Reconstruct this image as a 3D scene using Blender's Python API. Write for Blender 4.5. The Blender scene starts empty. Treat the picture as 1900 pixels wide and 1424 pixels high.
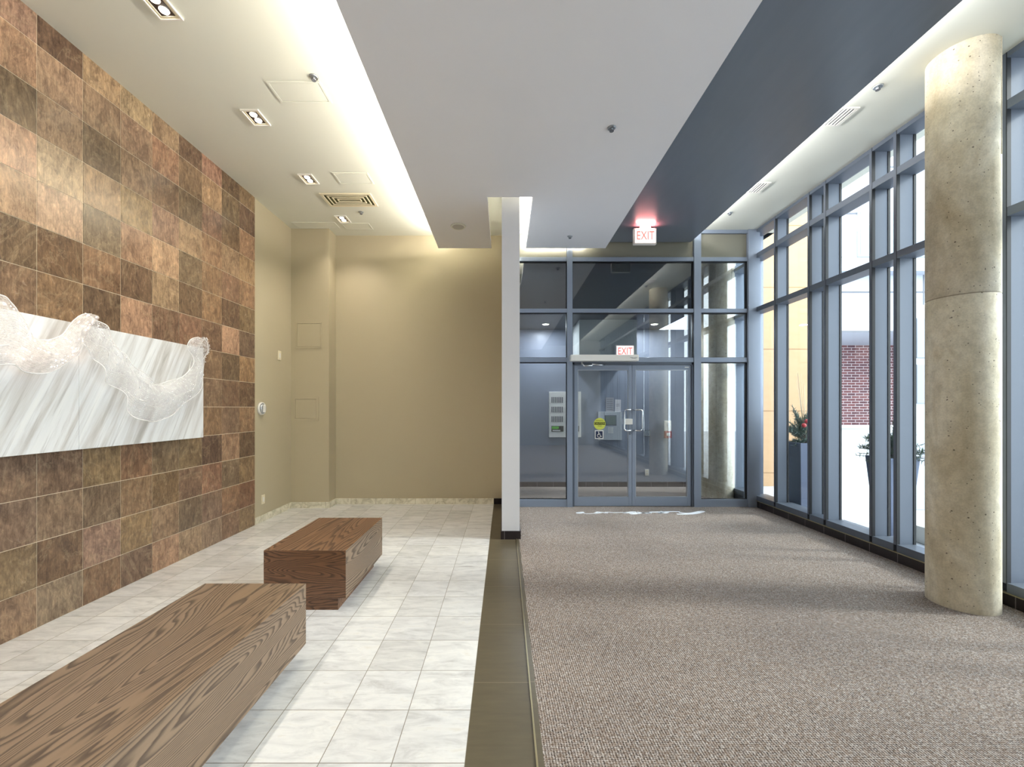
import bpy, bmesh, math, random
from mathutils import Vector, Matrix
random.seed(7)
sc = bpy.context.scene
COL = sc.collection

# ------------------------------------------------------------------ camera, world, sun, exposure
F, VX, VY, H = 770.0, 936.0, 757.0, 1.485          # focal length and vanishing point in pixels, eye height
cd = bpy.data.cameras.new('camera'); cam = bpy.data.objects.new('camera', cd); COL.objects.link(cam)
cam.location = (0, 0, H); cam.rotation_euler = (math.pi/2, 0, 0)
cd.sensor_width = 36.0; cd.lens = 36.0*F/1900.0
cd.shift_x = (950-VX)/1900.0; cd.shift_y = (VY-712)/1900.0
cd.clip_start = 0.05; cd.clip_end = 300
sc.camera = cam

w = bpy.data.worlds.new('overcast_sky'); sc.world = w; w.use_nodes = True
bg = w.node_tree.nodes['Background']
bg.inputs[0].default_value = (0.85, 0.92, 1.0, 1); bg.inputs[1].default_value = 3.0

sd = bpy.data.lights.new('veiled_sun', 'SUN'); sd.energy = 1.8; sd.angle = math.radians(8); sd.color = (1.0, .96, .9)
sun = bpy.data.objects.new('veiled_sun', sd); COL.objects.link(sun)
sun.rotation_euler = Vector((-1, .09, -.62)).to_track_quat('-Z', 'Y').to_euler()

def area(name, loc, sx, sy, power, color, aim, spread=None):
    d = bpy.data.lights.new(name, 'AREA'); d.shape = 'RECTANGLE'; d.size = sx; d.size_y = sy
    d.energy = power; d.color = color
    if spread: d.spread = spread
    o = bpy.data.objects.new(name, d); COL.objects.link(o); o.location = loc
    z = -Vector(aim).normalized(); ref = Vector((0, 1, 0)) if abs(z.y) < .5 else Vector((0, 0, 1))   # local y runs along the room
    x = ref.cross(z).normalized(); y = z.cross(x)
    o.rotation_euler = Matrix((x, y, z)).transposed().to_euler()
    return o
WARM = (1.0, .94, .82)
# fluorescent tubes lying on top of the dropped soffit and of the dark bulkhead, lighting the ceiling above
area('cove_light_left', (-.80, 1.3, 3.885), .05, 9.6, 84, WARM, (-.6, 0, 1))
area('cove_light_notch', (.40, 5.35, 3.89), .05, 1.2, 9, WARM, (-.6, 0, 1))
area('cove_light_right', (2.70, 1.2, 4.06), .04, 9.8, 40, (1, 1, 1), (.8, 0, .45))
area('cove_light_end', (.75, 6.08, 3.93), .9, .05, 7, WARM, (0, .8, .6))
# daylight portal in the window wall: guides sampling of the sky
p = area('window_portal', (4.02, 1.1, 2.1), 4.1, 10.2, 1, (1, 1, 1), (-1, 0, 0)); p.data.cycles.is_portal = True

sc.view_settings.view_transform = 'Standard'; sc.view_settings.look = 'None'
sc.view_settings.exposure = 1.05; sc.view_settings.gamma = 1.0; sc.view_settings.use_curve_mapping = False
sc.cycles.max_bounces = 10; sc.cycles.diffuse_bounces = 5; sc.cycles.glossy_bounces = 4
sc.cycles.transparent_max_bounces = 24; sc.cycles.sample_clamp_indirect = 8.0
sc.cycles.use_denoising = True
sc.cycles.caustics_reflective = False; sc.cycles.caustics_refractive = False

def at(px, py, X=None, Y=None, Z=None):
    """turn a picture measurement into a point of the room, given one known coordinate"""
    a = (px-VX)/F; b = (VY-py)/F
    if Y is not None: t = Y
    elif X is not None: t = X/a
    else: t = (Z-H)/b
    return Vector((a*t, t, H+b*t))

# ------------------------------------------------------------------ node helpers
class T:
    def __init__(s, name):
        s.m = bpy.data.materials.new(name); s.m.use_nodes = True
        s.t = s.m.node_tree; s.t.nodes.clear()
        s.out = s.t.nodes.new('ShaderNodeOutputMaterial')
    def n(s, typ, props=None, **ins):
        nd = s.t.nodes.new(typ)
        for k, v in (props or {}).items(): setattr(nd, k, v)
        for k, v in ins.items():
            key = k.replace('_', ' ')
            sock = nd.inputs[int(k[1:])] if k[0] == 'i' and k[1:].isdigit() else nd.inputs[key]
            s.set(sock, v)
        return nd
    def set(s, sock, v):
        if hasattr(v, 'is_output') or isinstance(v, bpy.types.NodeSocket): s.t.links.new(v, sock)
        elif isinstance(v, bpy.types.Node): s.t.links.new(v.outputs[0], sock)
        else:
            if isinstance(v, (tuple, list)) and len(v) == 3 and sock.type == 'RGBA': v = (*v, 1)
            sock.default_value = v
    def m_(s, op, a, b=0.0, c=0.0):
        nd = s.t.nodes.new('ShaderNodeMath'); nd.operation = op
        s.set(nd.inputs[0], a); s.set(nd.inputs[1], b); s.set(nd.inputs[2], c)
        return nd.outputs[0]
    def v_(s, op, a, b=(0, 0, 0)):
        nd = s.t.nodes.new('ShaderNodeVectorMath'); nd.operation = op
        s.set(nd.inputs[0], a); s.set(nd.inputs[1], b)
        return nd.outputs[0]
    def co(s, scale=(1, 1, 1)):
        c = s.t.nodes.new('ShaderNodeTexCoord').outputs['Object']
        if scale != (1, 1, 1): c = s.v_('MULTIPLY', c, scale)
        return c
    def xyz(s, v):
        nd = s.t.nodes.new('ShaderNodeSeparateXYZ'); s.set(nd.inputs[0], v); return nd.outputs
    def comb(s, x, y, z):
        nd = s.t.nodes.new('ShaderNodeCombineXYZ')
        s.set(nd.inputs[0], x); s.set(nd.inputs[1], y); s.set(nd.inputs[2], z); return nd.outputs[0]
    def noise(s, vec, scale, detail=4, rough=.55, dist=0.0):
        return s.n('ShaderNodeTexNoise', Vector=vec, Scale=scale, Detail=detail, Roughness=rough, Distortion=dist).outputs['Fac']
    def ramp(s, fac, stops, interp='LINEAR'):
        nd = s.t.nodes.new('ShaderNodeValToRGB'); nd.color_ramp.interpolation = interp
        e = nd.color_ramp.elements
        while len(e) < len(stops): e.new(.5)
        for el, (p, c) in zip(e, stops):
            el.position = p; el.color = (*c, 1) if len(c) == 3 else c
        s.set(nd.inputs[0], fac); return nd.outputs[0]
    def mix(s, fac, a, b, mode='MIX'):
        nd = s.t.nodes.new('ShaderNodeMixRGB'); nd.blend_type = mode
        s.set(nd.inputs[0], fac); s.set(nd.inputs[1], a); s.set(nd.inputs[2], b); return nd.outputs[0]
    def bump(s, h, strength=.2, dist=.01):
        return s.n('ShaderNodeBump', Strength=strength, Distance=dist, Height=h).outputs[0]
    def pbr(s, col, rough=.5, metal=0.0, normal=None, spec=.5, coat=0.0):
        b = s.t.nodes.new('ShaderNodeBsdfPrincipled')
        s.set(b.inputs['Base Color'], col); s.set(b.inputs['Roughness'], rough); s.set(b.inputs['Metallic'], metal)
        s.set(b.inputs['Specular IOR Level'], spec); s.set(b.inputs['Coat Weight'], coat)
        if normal is not None: s.set(b.inputs['Normal'], normal)
        s.t.links.new(b.outputs[0], s.out.inputs[0]); return s.m

def srgb(r, g, b):
    f = lambda c: (c/255/12.92) if c/255 <= .04045 else ((c/255+.055)/1.055)**2.4
    return (f(r), f(g), f(b))

def paint(name, c, rough=.6, metal=0.0, bumpy=.04, spec=.4, var=.04, sc_=60):
    t = T(name); co = t.co(); n = t.noise(co, sc_, 3); n2 = t.noise(co, 2.5, 3)
    col = t.mix(t.m_('MULTIPLY', n2, var*4), c, tuple(x*.8 for x in c))
    return t.pbr(col, rough, metal, t.bump(n, bumpy, .004), spec)
def emis(name, c, e):
    t = T(name); nd = t.n('ShaderNodeEmission', Color=c, Strength=e); t.t.links.new(nd.outputs[0], t.out.inputs[0]); return t.m
def glass(name, base=.05, tint=(.96, .99, .98), rough=0.0):
    t = T(name)
    lw = t.n('ShaderNodeLayerWeight', Blend=.5).outputs['Facing']
    f = t.m_('ADD', t.m_('MULTIPLY', t.m_('POWER', lw, 5.0), .95-base), base)
    tr = t.n('ShaderNodeBsdfTransparent', Color=tint); gl = t.n('ShaderNodeBsdfGlossy', Color=(1, 1, 1), Roughness=rough)
    mx = t.n('ShaderNodeMixShader', i0=f, i1=tr.outputs[0], i2=gl.outputs[0])
    t.t.links.new(mx.outputs[0], t.out.inputs[0]); return t.m

# ------------------------------------------------------------------ materials
M = {}
M['ceiling'] = paint('ceiling_paint', srgb(230, 231, 220), .8)
M['soffit'] = paint('soffit_paint', srgb(236, 236, 240), .6)
M['white'] = paint('white_paint', srgb(228, 228, 232), .6)
M['beige'] = paint('beige_paint', srgb(182, 171, 145), .55, var=.03)
M['backpaint'] = paint('rear_paint', srgb(190, 188, 182), .6)
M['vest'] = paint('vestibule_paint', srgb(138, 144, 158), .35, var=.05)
M['vestdark'] = paint('dark_backing_paint', srgb(62, 64, 68), .5)
M['pale'] = paint('pale_panel_paint', srgb(190, 194, 190), .4)
M['alu'] = paint('grey_aluminium', srgb(136, 146, 162), .42, .15, .02)
M['alufin'] = paint('grey_aluminium_fin', srgb(98, 106, 119), .42, .15, .02)
M['alud'] = paint('dark_grey_aluminium', srgb(92, 100, 112), .4, .15, .02)
M['gasket'] = paint('black_gasket', srgb(22, 24, 28), .5)
M['spandrel'] = paint('spandrel_panel', srgb(128, 126, 114), .4)
M['plastic'] = paint('white_plastic', srgb(235, 232, 225), .4)
M['cream'] = paint('cream_plastic', srgb(232, 222, 195), .4)
M['silver'] = paint('brushed_steel', srgb(185, 190, 196), .28, .85)
M['chrome'] = paint('satin_chrome', srgb(215, 218, 222), .18, .95)
M['black'] = paint('black_plastic', srgb(25, 26, 28), .4)
M['darkhole'] = paint('dark_lamp_cavity', srgb(48, 34, 30), .4)
M['red'] = paint('red_plastic', srgb(150, 28, 26), .4)
M['redletter'] = emis('lit_red_letters', srgb(235, 95, 85), 1.0)
M['exitface'] = emis('lit_exit_face', srgb(255, 225, 218), 1.15)
M['green'] = emis('green_display', srgb(70, 130, 50), .6)
M['yellow'] = paint('yellow_sticker', srgb(205, 210, 90), .5)
M['olive'] = paint('olive_print', srgb(70, 72, 20), .5)
M['blue'] = paint('blue_print', srgb(38, 48, 78), .5)
M['paper'] = paint('notice_paper', srgb(215, 212, 215), .7)
M['papergrey'] = paint('grey_notice_paper', srgb(170, 168, 172), .7)
M['greyprint'] = paint('grey_print', srgb(110, 112, 118), .6)
M['lens'] = emis('lamp_lens', (1.0, .93, .80), 9.0)
M['lcd'] = paint('lcd_screen', srgb(120, 128, 118), .25)
M['glass'] = glass('window_glass', .035)
M['glass2'] = glass('vestibule_glass', .10, (.86, .89, .91))
M['whitevinyl'] = paint('white_floor_vinyl', srgb(240, 244, 250), .5)
M['planter'] = paint('slate_blue_planter', srgb(92, 102, 124), .5)
M['pot'] = paint('pale_concrete_pot', srgb(205, 205, 202), .8)
M['bark'] = paint('grey_bark', srgb(110, 102, 96), .9, bumpy=.5)
M['fol'] = paint('spruce_needles', srgb(78, 98, 78), .7, var=.2, sc_=9)
M['folpale'] = paint('silvery_needles', srgb(120, 142, 132), .7, var=.2, sc_=9)
M['twig'] = paint('pale_twigs', srgb(205, 190, 165), .7)
M['berry'] = paint('red_ornament', srgb(170, 50, 55), .4)
M['stucco'] = paint('white_cladding', srgb(176, 182, 194), .6)
M['winblue'] = paint('far_window_glass', srgb(150, 170, 190), .12)
M['lowwall'] = paint('white_concrete_wall', srgb(196, 198, 200), .85, bumpy=.2)
M['signgrey'] = paint('grey_sign_panel', srgb(150, 156, 166), .4)
M['metaltrim'] = paint('metal_trim', srgb(170, 160, 130), .3, .8)

def mk_dark_bulkhead():
    t = T('dark_satin_panel'); co = t.co()
    n = t.noise(t.v_('MULTIPLY', co, (6, 1.2, 1)), 2, 4); g = t.noise(t.v_('MULTIPLY', co, (3, 160, 1)), 1, 2)
    return t.pbr(t.mix(n, srgb(112, 119, 130), srgb(122, 129, 140)), t.m_('ADD', .27, t.m_('MULTIPLY', n, .08)), .1, None, .5)
M['dark'] = mk_dark_bulkhead()

def mk_slate():
    t = T('slate_tile'); at_ = t.n('ShaderNodeAttribute', {'attribute_name': 'tile_color'})
    base = at_.outputs['Color']; co = t.co()
    off = t.v_('MULTIPLY', base, (57, 91, 133))
    p = t.v_('ADD', t.v_('MULTIPLY', co, (1, 1, .6)), off)
    n = t.noise(p, 7, 10, .70, 1.1); n2 = t.noise(p, 22, 8, .7, .8); n3 = t.noise(p, 2.3, 5, .6, 2.2)
    n4 = t.noise(t.v_('MULTIPLY', p, (1, 3, .8)), 26, 5, .7, .6)
    k = t.ramp(n, [(.28, (.56, .53, .51)), (.45, (.93, .92, .91)), (.60, (1.08, 1.08, 1.05)), (.78, (1.3, 1.27, 1.2))])
    c = t.mix(1.0, base, k, 'MULTIPLY')
    k2 = t.ramp(n2, [(.34, (.58, .55, .52)), (.50, (.98, .97, .95)), (.64, (1.34, 1.3, 1.22))])
    c = t.mix(.85, c, k2, 'MULTIPLY')
    k4 = t.ramp(n4, [(.38, (.62, .6, .58)), (.6, (1.18, 1.16, 1.1))])
    c = t.mix(.7, c, k4, 'MULTIPLY')
    vein = t.ramp(t.m_('ABSOLUTE', t.m_('SUBTRACT', n3, .5)), [(0, (1, 1, 1)), (.012, (.35, .35, .35)), (.03, (0, 0, 0))])
    c = t.mix(t.m_('MULTIPLY', vein, .20), c, srgb(196, 172, 138))
    vd = t.ramp(t.m_('ABSOLUTE', t.m_('SUBTRACT', n, .44)), [(0, (1, 1, 1)), (.02, (0, 0, 0))])
    c = t.mix(t.m_('MULTIPLY', vd, .35), c, srgb(62, 52, 44))
    h = t.m_('ADD', n, t.m_('MULTIPLY', n2, .5))
    return t.pbr(c, t.m_('ADD', .13, t.m_('MULTIPLY', n2, .22)), 0, t.bump(h, .10, .005), .6)
M['slate'] = mk_slate()
M['grout'] = paint('pale_grout', srgb(222, 204, 176), .8)

def mk_floor_marble():
    t = T('marble_floor_tile'); co = t.co(); x, y, z = t.xyz(co)
    S = .305
    tx = t.m_('DIVIDE', t.m_('ADD', x, .165), S); ty = t.m_('DIVIDE', t.m_('SUBTRACT', y, 1.733), S)
    fx = t.m_('FRACT', tx); fy = t.m_('FRACT', ty)
    cell = t.comb(t.m_('FLOOR', tx), t.m_('FLOOR', ty), 0)
    wn = t.n('ShaderNodeTexWhiteNoise', {'noise_dimensions': '3D'}, Vector=cell)
    ed = t.m_('MINIMUM', t.m_('MINIMUM', fx, t.m_('SUBTRACT', 1, fx)), t.m_('MINIMUM', fy, t.m_('SUBTRACT', 1, fy)))
    gr = t.m_('LESS_THAN', ed, .0065)
    p = t.v_('ADD', t.v_('MULTIPLY', co, (1, 3.2, 1)), t.v_('MULTIPLY', wn.outputs['Color'], (19, 23, 7)))
    n = t.noise(p, 5, 9, .66, .7); n2 = t.noise(t.v_('MULTIPLY', p, (1, 3.0, 1)), 9, 7, .7, .8)
    c = t.ramp(n, [(.28, srgb(182, 182, 184)), (.44, srgb(206, 207, 209)), (.6, srgb(220, 221, 222)), (.75, srgb(210, 207, 202))])
    c = t.mix(t.ramp(n2, [(.30, (.5, .5, .5)), (.43, (0, 0, 0))]), c, srgb(176, 176, 176))
    c = t.mix(1, c, t.ramp(wn.outputs['Value'], [(0, (.90, .89, .87)), (.5, (1, 1, 1)), (1, (1.04, 1.03, 1.0))]), 'MULTIPLY')
    c = t.mix(gr, c, srgb(128, 122, 112))
    return t.pbr(c, t.mix(gr, (.12, .12, .12), (.7, .7, .7)), 0, t.bump(t.m_('SUBTRACT', 1, gr), .3, .002), .5)
M['floormarble'] = mk_floor_marble()

def mk_strip():
    t = T('dark_porcelain_tile'); co = t.co(); x, y, z = t.xyz(co)
    fy = t.m_('FRACT', t.m_('DIVIDE', t.m_('SUBTRACT', y, 2.242), .602))
    gr = t.m_('LESS_THAN', t.m_('MINIMUM', fy, t.m_('SUBTRACT', 1, fy)), .004)
    n = t.noise(t.v_('MULTIPLY', co, (1, 6, 1)), 6, 5)
    c = t.mix(n, srgb(78, 70, 56), srgb(98, 90, 72)); c = t.mix(gr, c, srgb(122, 112, 92))
    return t.pbr(c, .3, 0, t.bump(n, .05, .003), .5)
M['strip'] = mk_strip()
def mk_skirt(axis, name):
    t = T(name); co = t.co(); v = t.xyz(co)
    f = t.m_('FRACT', t.m_('DIVIDE', v[axis], .305))
    gr = t.m_('LESS_THAN', t.m_('MINIMUM', f, t.m_('SUBTRACT', 1, f)), .012)
    n = t.noise(co, 20, 4)
    c = t.mix(n, srgb(30, 24, 26), srgb(48, 40, 42)); c = t.mix(gr, c, srgb(110, 104, 104))
    return t.pbr(c, .35)
M['skirty'] = mk_skirt(1, 'black_skirting_tile'); M['skirtx'] = mk_skirt(0, 'black_skirting_tile_end')
def mk_basemarble():
    t = T('marble_skirting'); co = t.co(); x, y, z = t.xyz(co)
    s = t.m_('ADD', x, y); f = t.m_('FRACT', t.m_('DIVIDE', t.m_('ADD', s, .165-6.40), .305))
    gr = t.m_('LESS_THAN', f, .012)
    n = t.noise(t.v_('ADD', co, (3, 1, 9)), 9, 7, .65, 1.5)
    c = t.ramp(n, [(.35, srgb(188, 182, 160)), (.55, srgb(222, 216, 196)), (.7, srgb(230, 226, 210))])
    return t.pbr(t.mix(gr, c, srgb(140, 132, 112)), .25)
M['basemarble'] = mk_basemarble()

def mk_carpet():
    t = T('loop_pile_carpet'); co = t.co(); x, y, z = t.xyz(co)
    rib = t.m_('SINE', t.m_('MULTIPLY', t.m_('ADD', x, t.m_('MULTIPLY', y, .04)), 2*math.pi/.0125))
    row = t.m_('SINE', t.m_('MULTIPLY', y, 2*math.pi/.011))
    n = t.noise(co, 150, 3, .75); n2 = t.noise(co, 70, 3, .7); big = t.noise(co, 1.2, 4, .6)
    loop = t.m_('ADD', t.m_('MULTIPLY', n, 1.15), t.m_('ADD', t.m_('MULTIPLY', rib, .10), t.m_('MULTIPLY', row, .05)))
    c = t.ramp(loop, [(.38, srgb(44, 38, 37)), (.49, srgb(104, 96, 92)), (.58, srgb(142, 134, 130)), (.74, srgb(198, 191, 186))])
    c = t.mix(t.ramp(n2, [(.42, (0, 0, 0)), (.58, (.5, .5, .5))]), c, srgb(126, 104, 86))
    c = t.mix(1, c, t.ramp(big, [(.3, (.90, .90, .90)), (.7, (1.06, 1.05, 1.03))]), 'MULTIPLY')
    return t.pbr(c, .95, 0, t.bump(loop, .6, .006), .15)
M['carpet'] = mk_carpet()

def mk_wood(name, along, seed, dark=False):
    t = T(name); sc3 = {'y': (1, .13, 1), 'x': (.2, 1, 1), 'z': (1, 1, .2)}[along]
    co = t.v_('ADD', t.v_('MULTIPLY', t.co(), sc3), (seed, seed*.7, seed*1.3))
    ctr = t.noise(co, 2.3 if along == 'y' else 3.6, 3, .42, .5)
    fine = t.noise(t.v_('MULTIPLY', co, (9, 9, 9)), 12, 4, .6)
    v = t.m_('FRACT', t.m_('ADD', t.m_('MULTIPLY', ctr, 66 if along == 'y' else 46), t.m_('MULTIPLY', fine, .35)))
    line = t.ramp(v, [(0, (1, 1, 1)), (.20, (.8, .8, .8)), (.42, (.15, .15, .15)), (.85, (0, 0, 0)), (1, (1, 1, 1))])
    plank = t.noise(co, 1.1, 2)
    a, b, d = (srgb(130, 106, 83), srgb(148, 125, 101), srgb(58, 44, 35))
    if dark: a, b, d = (srgb(114, 80, 54), srgb(136, 98, 68), srgb(58, 38, 28))
    c = t.mix(plank, a, b)
    c = t.mix(t.m_('MULTIPLY', fine, .35), c, d)
    c = t.mix(t.m_('MULTIPLY', line, .85), c, d)
    return t.pbr(c, t.m_('ADD', .33, t.m_('MULTIPLY', line, .2)), 0, t.bump(line, .12, .002), .5)
M['oak'] = mk_wood('oak_veneer', 'y', 1.0)
M['oakwarm'] = mk_wood('warm_oak_veneer', 'y', 5.3, True)
M['oakend'] = mk_wood('oak_end_veneer', 'x', 3.1, True)
M['oakside'] = mk_wood('oak_side_veneer', 'y', 8.4)

def mk_concrete():
    t = T('cast_concrete'); co = t.co(); x, y, z = t.xyz(co)
    big = t.noise(t.v_('MULTIPLY', co, (1.6, 1.6, .55)), 1.8, 6, .6, .6); med = t.noise(co, 14, 6, .65); fine = t.noise(co, 90, 3)
    c = t.ramp(big, [(.30, srgb(188, 174, 146)), (.45, srgb(208, 198, 174)), (.58, srgb(222, 215, 197)), (.72, srgb(192, 177, 148))])
    c = t.mix(.6, c, t.ramp(med, [(.35, (.78, .76, .72)), (.6, (1.08, 1.07, 1.05))]), 'MULTIPLY')
    c = t.mix(.5, c, t.ramp(fine, [(.35, (.8, .8, .8)), (.6, (1.05, 1.05, 1.05))]), 'MULTIPLY')
    def pits(s, th, dens):
        vo = t.n('ShaderNodeTexVoronoi', Vector=co, Scale=s, Randomness=1.0)
        keep = t.m_('LESS_THAN', t.xyz(vo.outputs['Color'])[0], dens)
        return t.m_('MULTIPLY', t.m_('LESS_THAN', vo.outputs['Distance'], th), keep)
    pt = t.m_('MAXIMUM', pits(38, .14, .4), pits(16, .09, .35))
    c = t.mix(t.m_('MULTIPLY', pt, .75), c, srgb(70, 60, 48))
    seam = t.m_('LESS_THAN', t.m_('ABSOLUTE', t.m_('SUBTRACT', z, 2.31)), .004)
    c = t.mix(t.m_('MULTIPLY', seam, .6), c, srgb(110, 96, 74))
    return t.pbr(c, .75, 0, t.bump(t.m_('SUBTRACT', med, pt), .3, .006), .3)
M['concrete'] = mk_concrete()

def mk_panelmarble():
    t = T('veined_white_marble'); co = t.co(); x, y, z = t.xyz(co)
    # diagonal veins leaning along the wall
    d = t.m_('SUBTRACT', t.m_('MULTIPLY', y, .90), t.m_('MULTIPLY', z, .42)); e = t.m_('ADD', t.m_('MULTIPLY', y, .42), t.m_('MULTIPLY', z, .90))
    p = t.comb(t.m_('MULTIPLY', d, 10), t.m_('MULTIPLY', e, .7), 0)
    n = t.noise(p, 1.1, 8, .62, .5); n2 = t.noise(t.v_('MULTIPLY', p, (3.0, 1.3, 1)), 1.3, 7, .65, .3); n3 = t.noise(p, .45, 3)
    c = t.ramp(n, [(.32, srgb(176, 172, 168)), (.44, srgb(208, 206, 204)), (.56, srgb(228, 229, 230)), (.7, srgb(236, 236, 235))])
    c = t.mix(t.m_('MULTIPLY', t.ramp(n2, [(.34, (1, 1, 1)), (.46, (0, 0, 0))]), t.ramp(n3, [(.4, (.2, .2, .2)), (.6, (.75, .75, .75))])), c, srgb(158, 154, 152))
    return t.pbr(c, .22, 0, None, .5)
M['panelmarble'] = mk_panelmarble()

def mk_sheer(name, glow):  # glow puts the warm LED light into colour and opacity
    t = T(name); uv = t.n('ShaderNodeUVMap').outputs[0]; u, v, _ = t.xyz(uv)
    ln = t.m_('SINE', t.m_('MULTIPLY', t.m_('ADD', u, t.m_('MULTIPLY', v, .6)), 620)); ln2 = t.m_('SINE', t.m_('MULTIPLY', v, 170))
    nz = t.noise(t.v_('MULTIPLY', uv, (40, 5, 1)), 2.0, 5, .6)
    a = t.m_('ADD', .34+.12*glow, t.m_('ADD', t.m_('MULTIPLY', ln, .10), t.m_('ADD', t.m_('MULTIPLY', ln2, .06), t.m_('MULTIPLY', t.m_('SUBTRACT', nz, .5), .9))))
    a = t.n('ShaderNodeClamp', Value=a, Min=.12, Max=.85).outputs[0]
    b = t.t.nodes.new('ShaderNodeBsdfPrincipled'); b.inputs['Base Color'].default_value = (.93, .92, .93, 1) if not glow else (.98, .93, .90, 1)
    b.inputs['Roughness'].default_value = .15; t.set(b.inputs['Normal'], t.bump(t.m_('ADD', ln, t.m_('MULTIPLY', nz, 3)), .25, .003))
    tl = t.n('ShaderNodeBsdfTranslucent', Color=(.95, .93, .92)); tr = t.n('ShaderNodeBsdfTransparent', Color=(1, 1, 1))
    m1 = t.n('ShaderNodeMixShader', i0=.35, i1=b.outputs[0], i2=tl.outputs[0])
    m2 = t.n('ShaderNodeMixShader', i0=a, i1=tr.outputs[0], i2=m1.outputs[0])
    t.t.links.new(m2.outputs[0], t.out.inputs[0]); return t.m
M['sheer'] = mk_sheer('clear_rippled_acrylic', 0); M['sheerglow'] = mk_sheer('led_lit_rippled_acrylic', 1)
M['rim'] = paint('acrylic_rim', srgb(244, 242, 240), .2)
M['bead'] = emis('led_bead', (1.0, .84, .72), 3.2)
M['crystal'] = paint('crystal_bead', srgb(250, 250, 252), .05)

def mk_brick():
    t = T('red_brick'); co = t.co(); x, y, z = t.xyz(co)
    b = t.n('ShaderNodeTexBrick', Vector=t.comb(x, z, 0), Color1=srgb(112, 68, 68), Color2=srgb(82, 52, 58), Mortar=srgb(176, 166, 168), Scale=1.0)
    b.inputs['Brick Width'].default_value = .27; b.inputs['Row Height'].default_value = .09; b.inputs['Mortar Size'].default_value = .010
    return t.pbr(b.outputs[0], .85)
M['brick'] = mk_brick()
def mk_orange():
    t = T('buff_stone_cladding'); co = t.co(); x, y, z = t.xyz(co)
    f = t.m_('FRACT', t.m_('DIVIDE', t.m_('SUBTRACT', z, .228), 1.185)); gr = t.m_('LESS_THAN', f, .016)
    f2 = t.m_('FRACT', t.m_('DIVIDE', t.m_('SUBTRACT', x, 4.62), 1.2)); gr = t.m_('MAXIMUM', gr, t.m_('LESS_THAN', f2, .008))
    n = t.noise(t.v_('MULTIPLY', co, (1, 1, 5)), 3, 5)
    c = t.mix(n, srgb(186, 150, 112), srgb(196, 162, 126)); c = t.mix(gr, c, srgb(150, 118, 84))
    return t.pbr(c, .8)
M['orange'] = mk_orange()
def mk_ground():
    t = T('pale_paving'); co = t.co(); x, y, z = t.xyz(co)
    f = t.m_('FRACT', t.m_('DIVIDE', y, .6)); f2 = t.m_('FRACT', t.m_('DIVIDE', x, .6))
    gr = t.m_('MAXIMUM', t.m_('LESS_THAN', f, .02), t.m_('LESS_THAN', f2, .02)); n = t.noise(co, 3, 5)
    c = t.mix(n, srgb(172, 175, 182), srgb(200, 201, 203)); c = t.mix(gr, c, srgb(120, 122, 130))
    return t.pbr(c, .85)
M['ground'] = mk_ground()

# ------------------------------------------------------------------ mesh helpers
WP = {}       # world position of every root / part
def tag(o, label=None, cat=None, group=None, kind=None):
    if label: o['label'] = label
    if cat: o['category'] = cat
    if group: o['group'] = group
    if kind: o['kind'] = kind
    return o
def root(name, loc, label, cat=None, group=None, kind=None):
    o = bpy.data.objects.new(name, None); COL.objects.link(o); o.location = loc; o.empty_display_size = .1
    WP[o.name] = Vector(loc); return tag(o, label, cat, group, kind)

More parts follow.
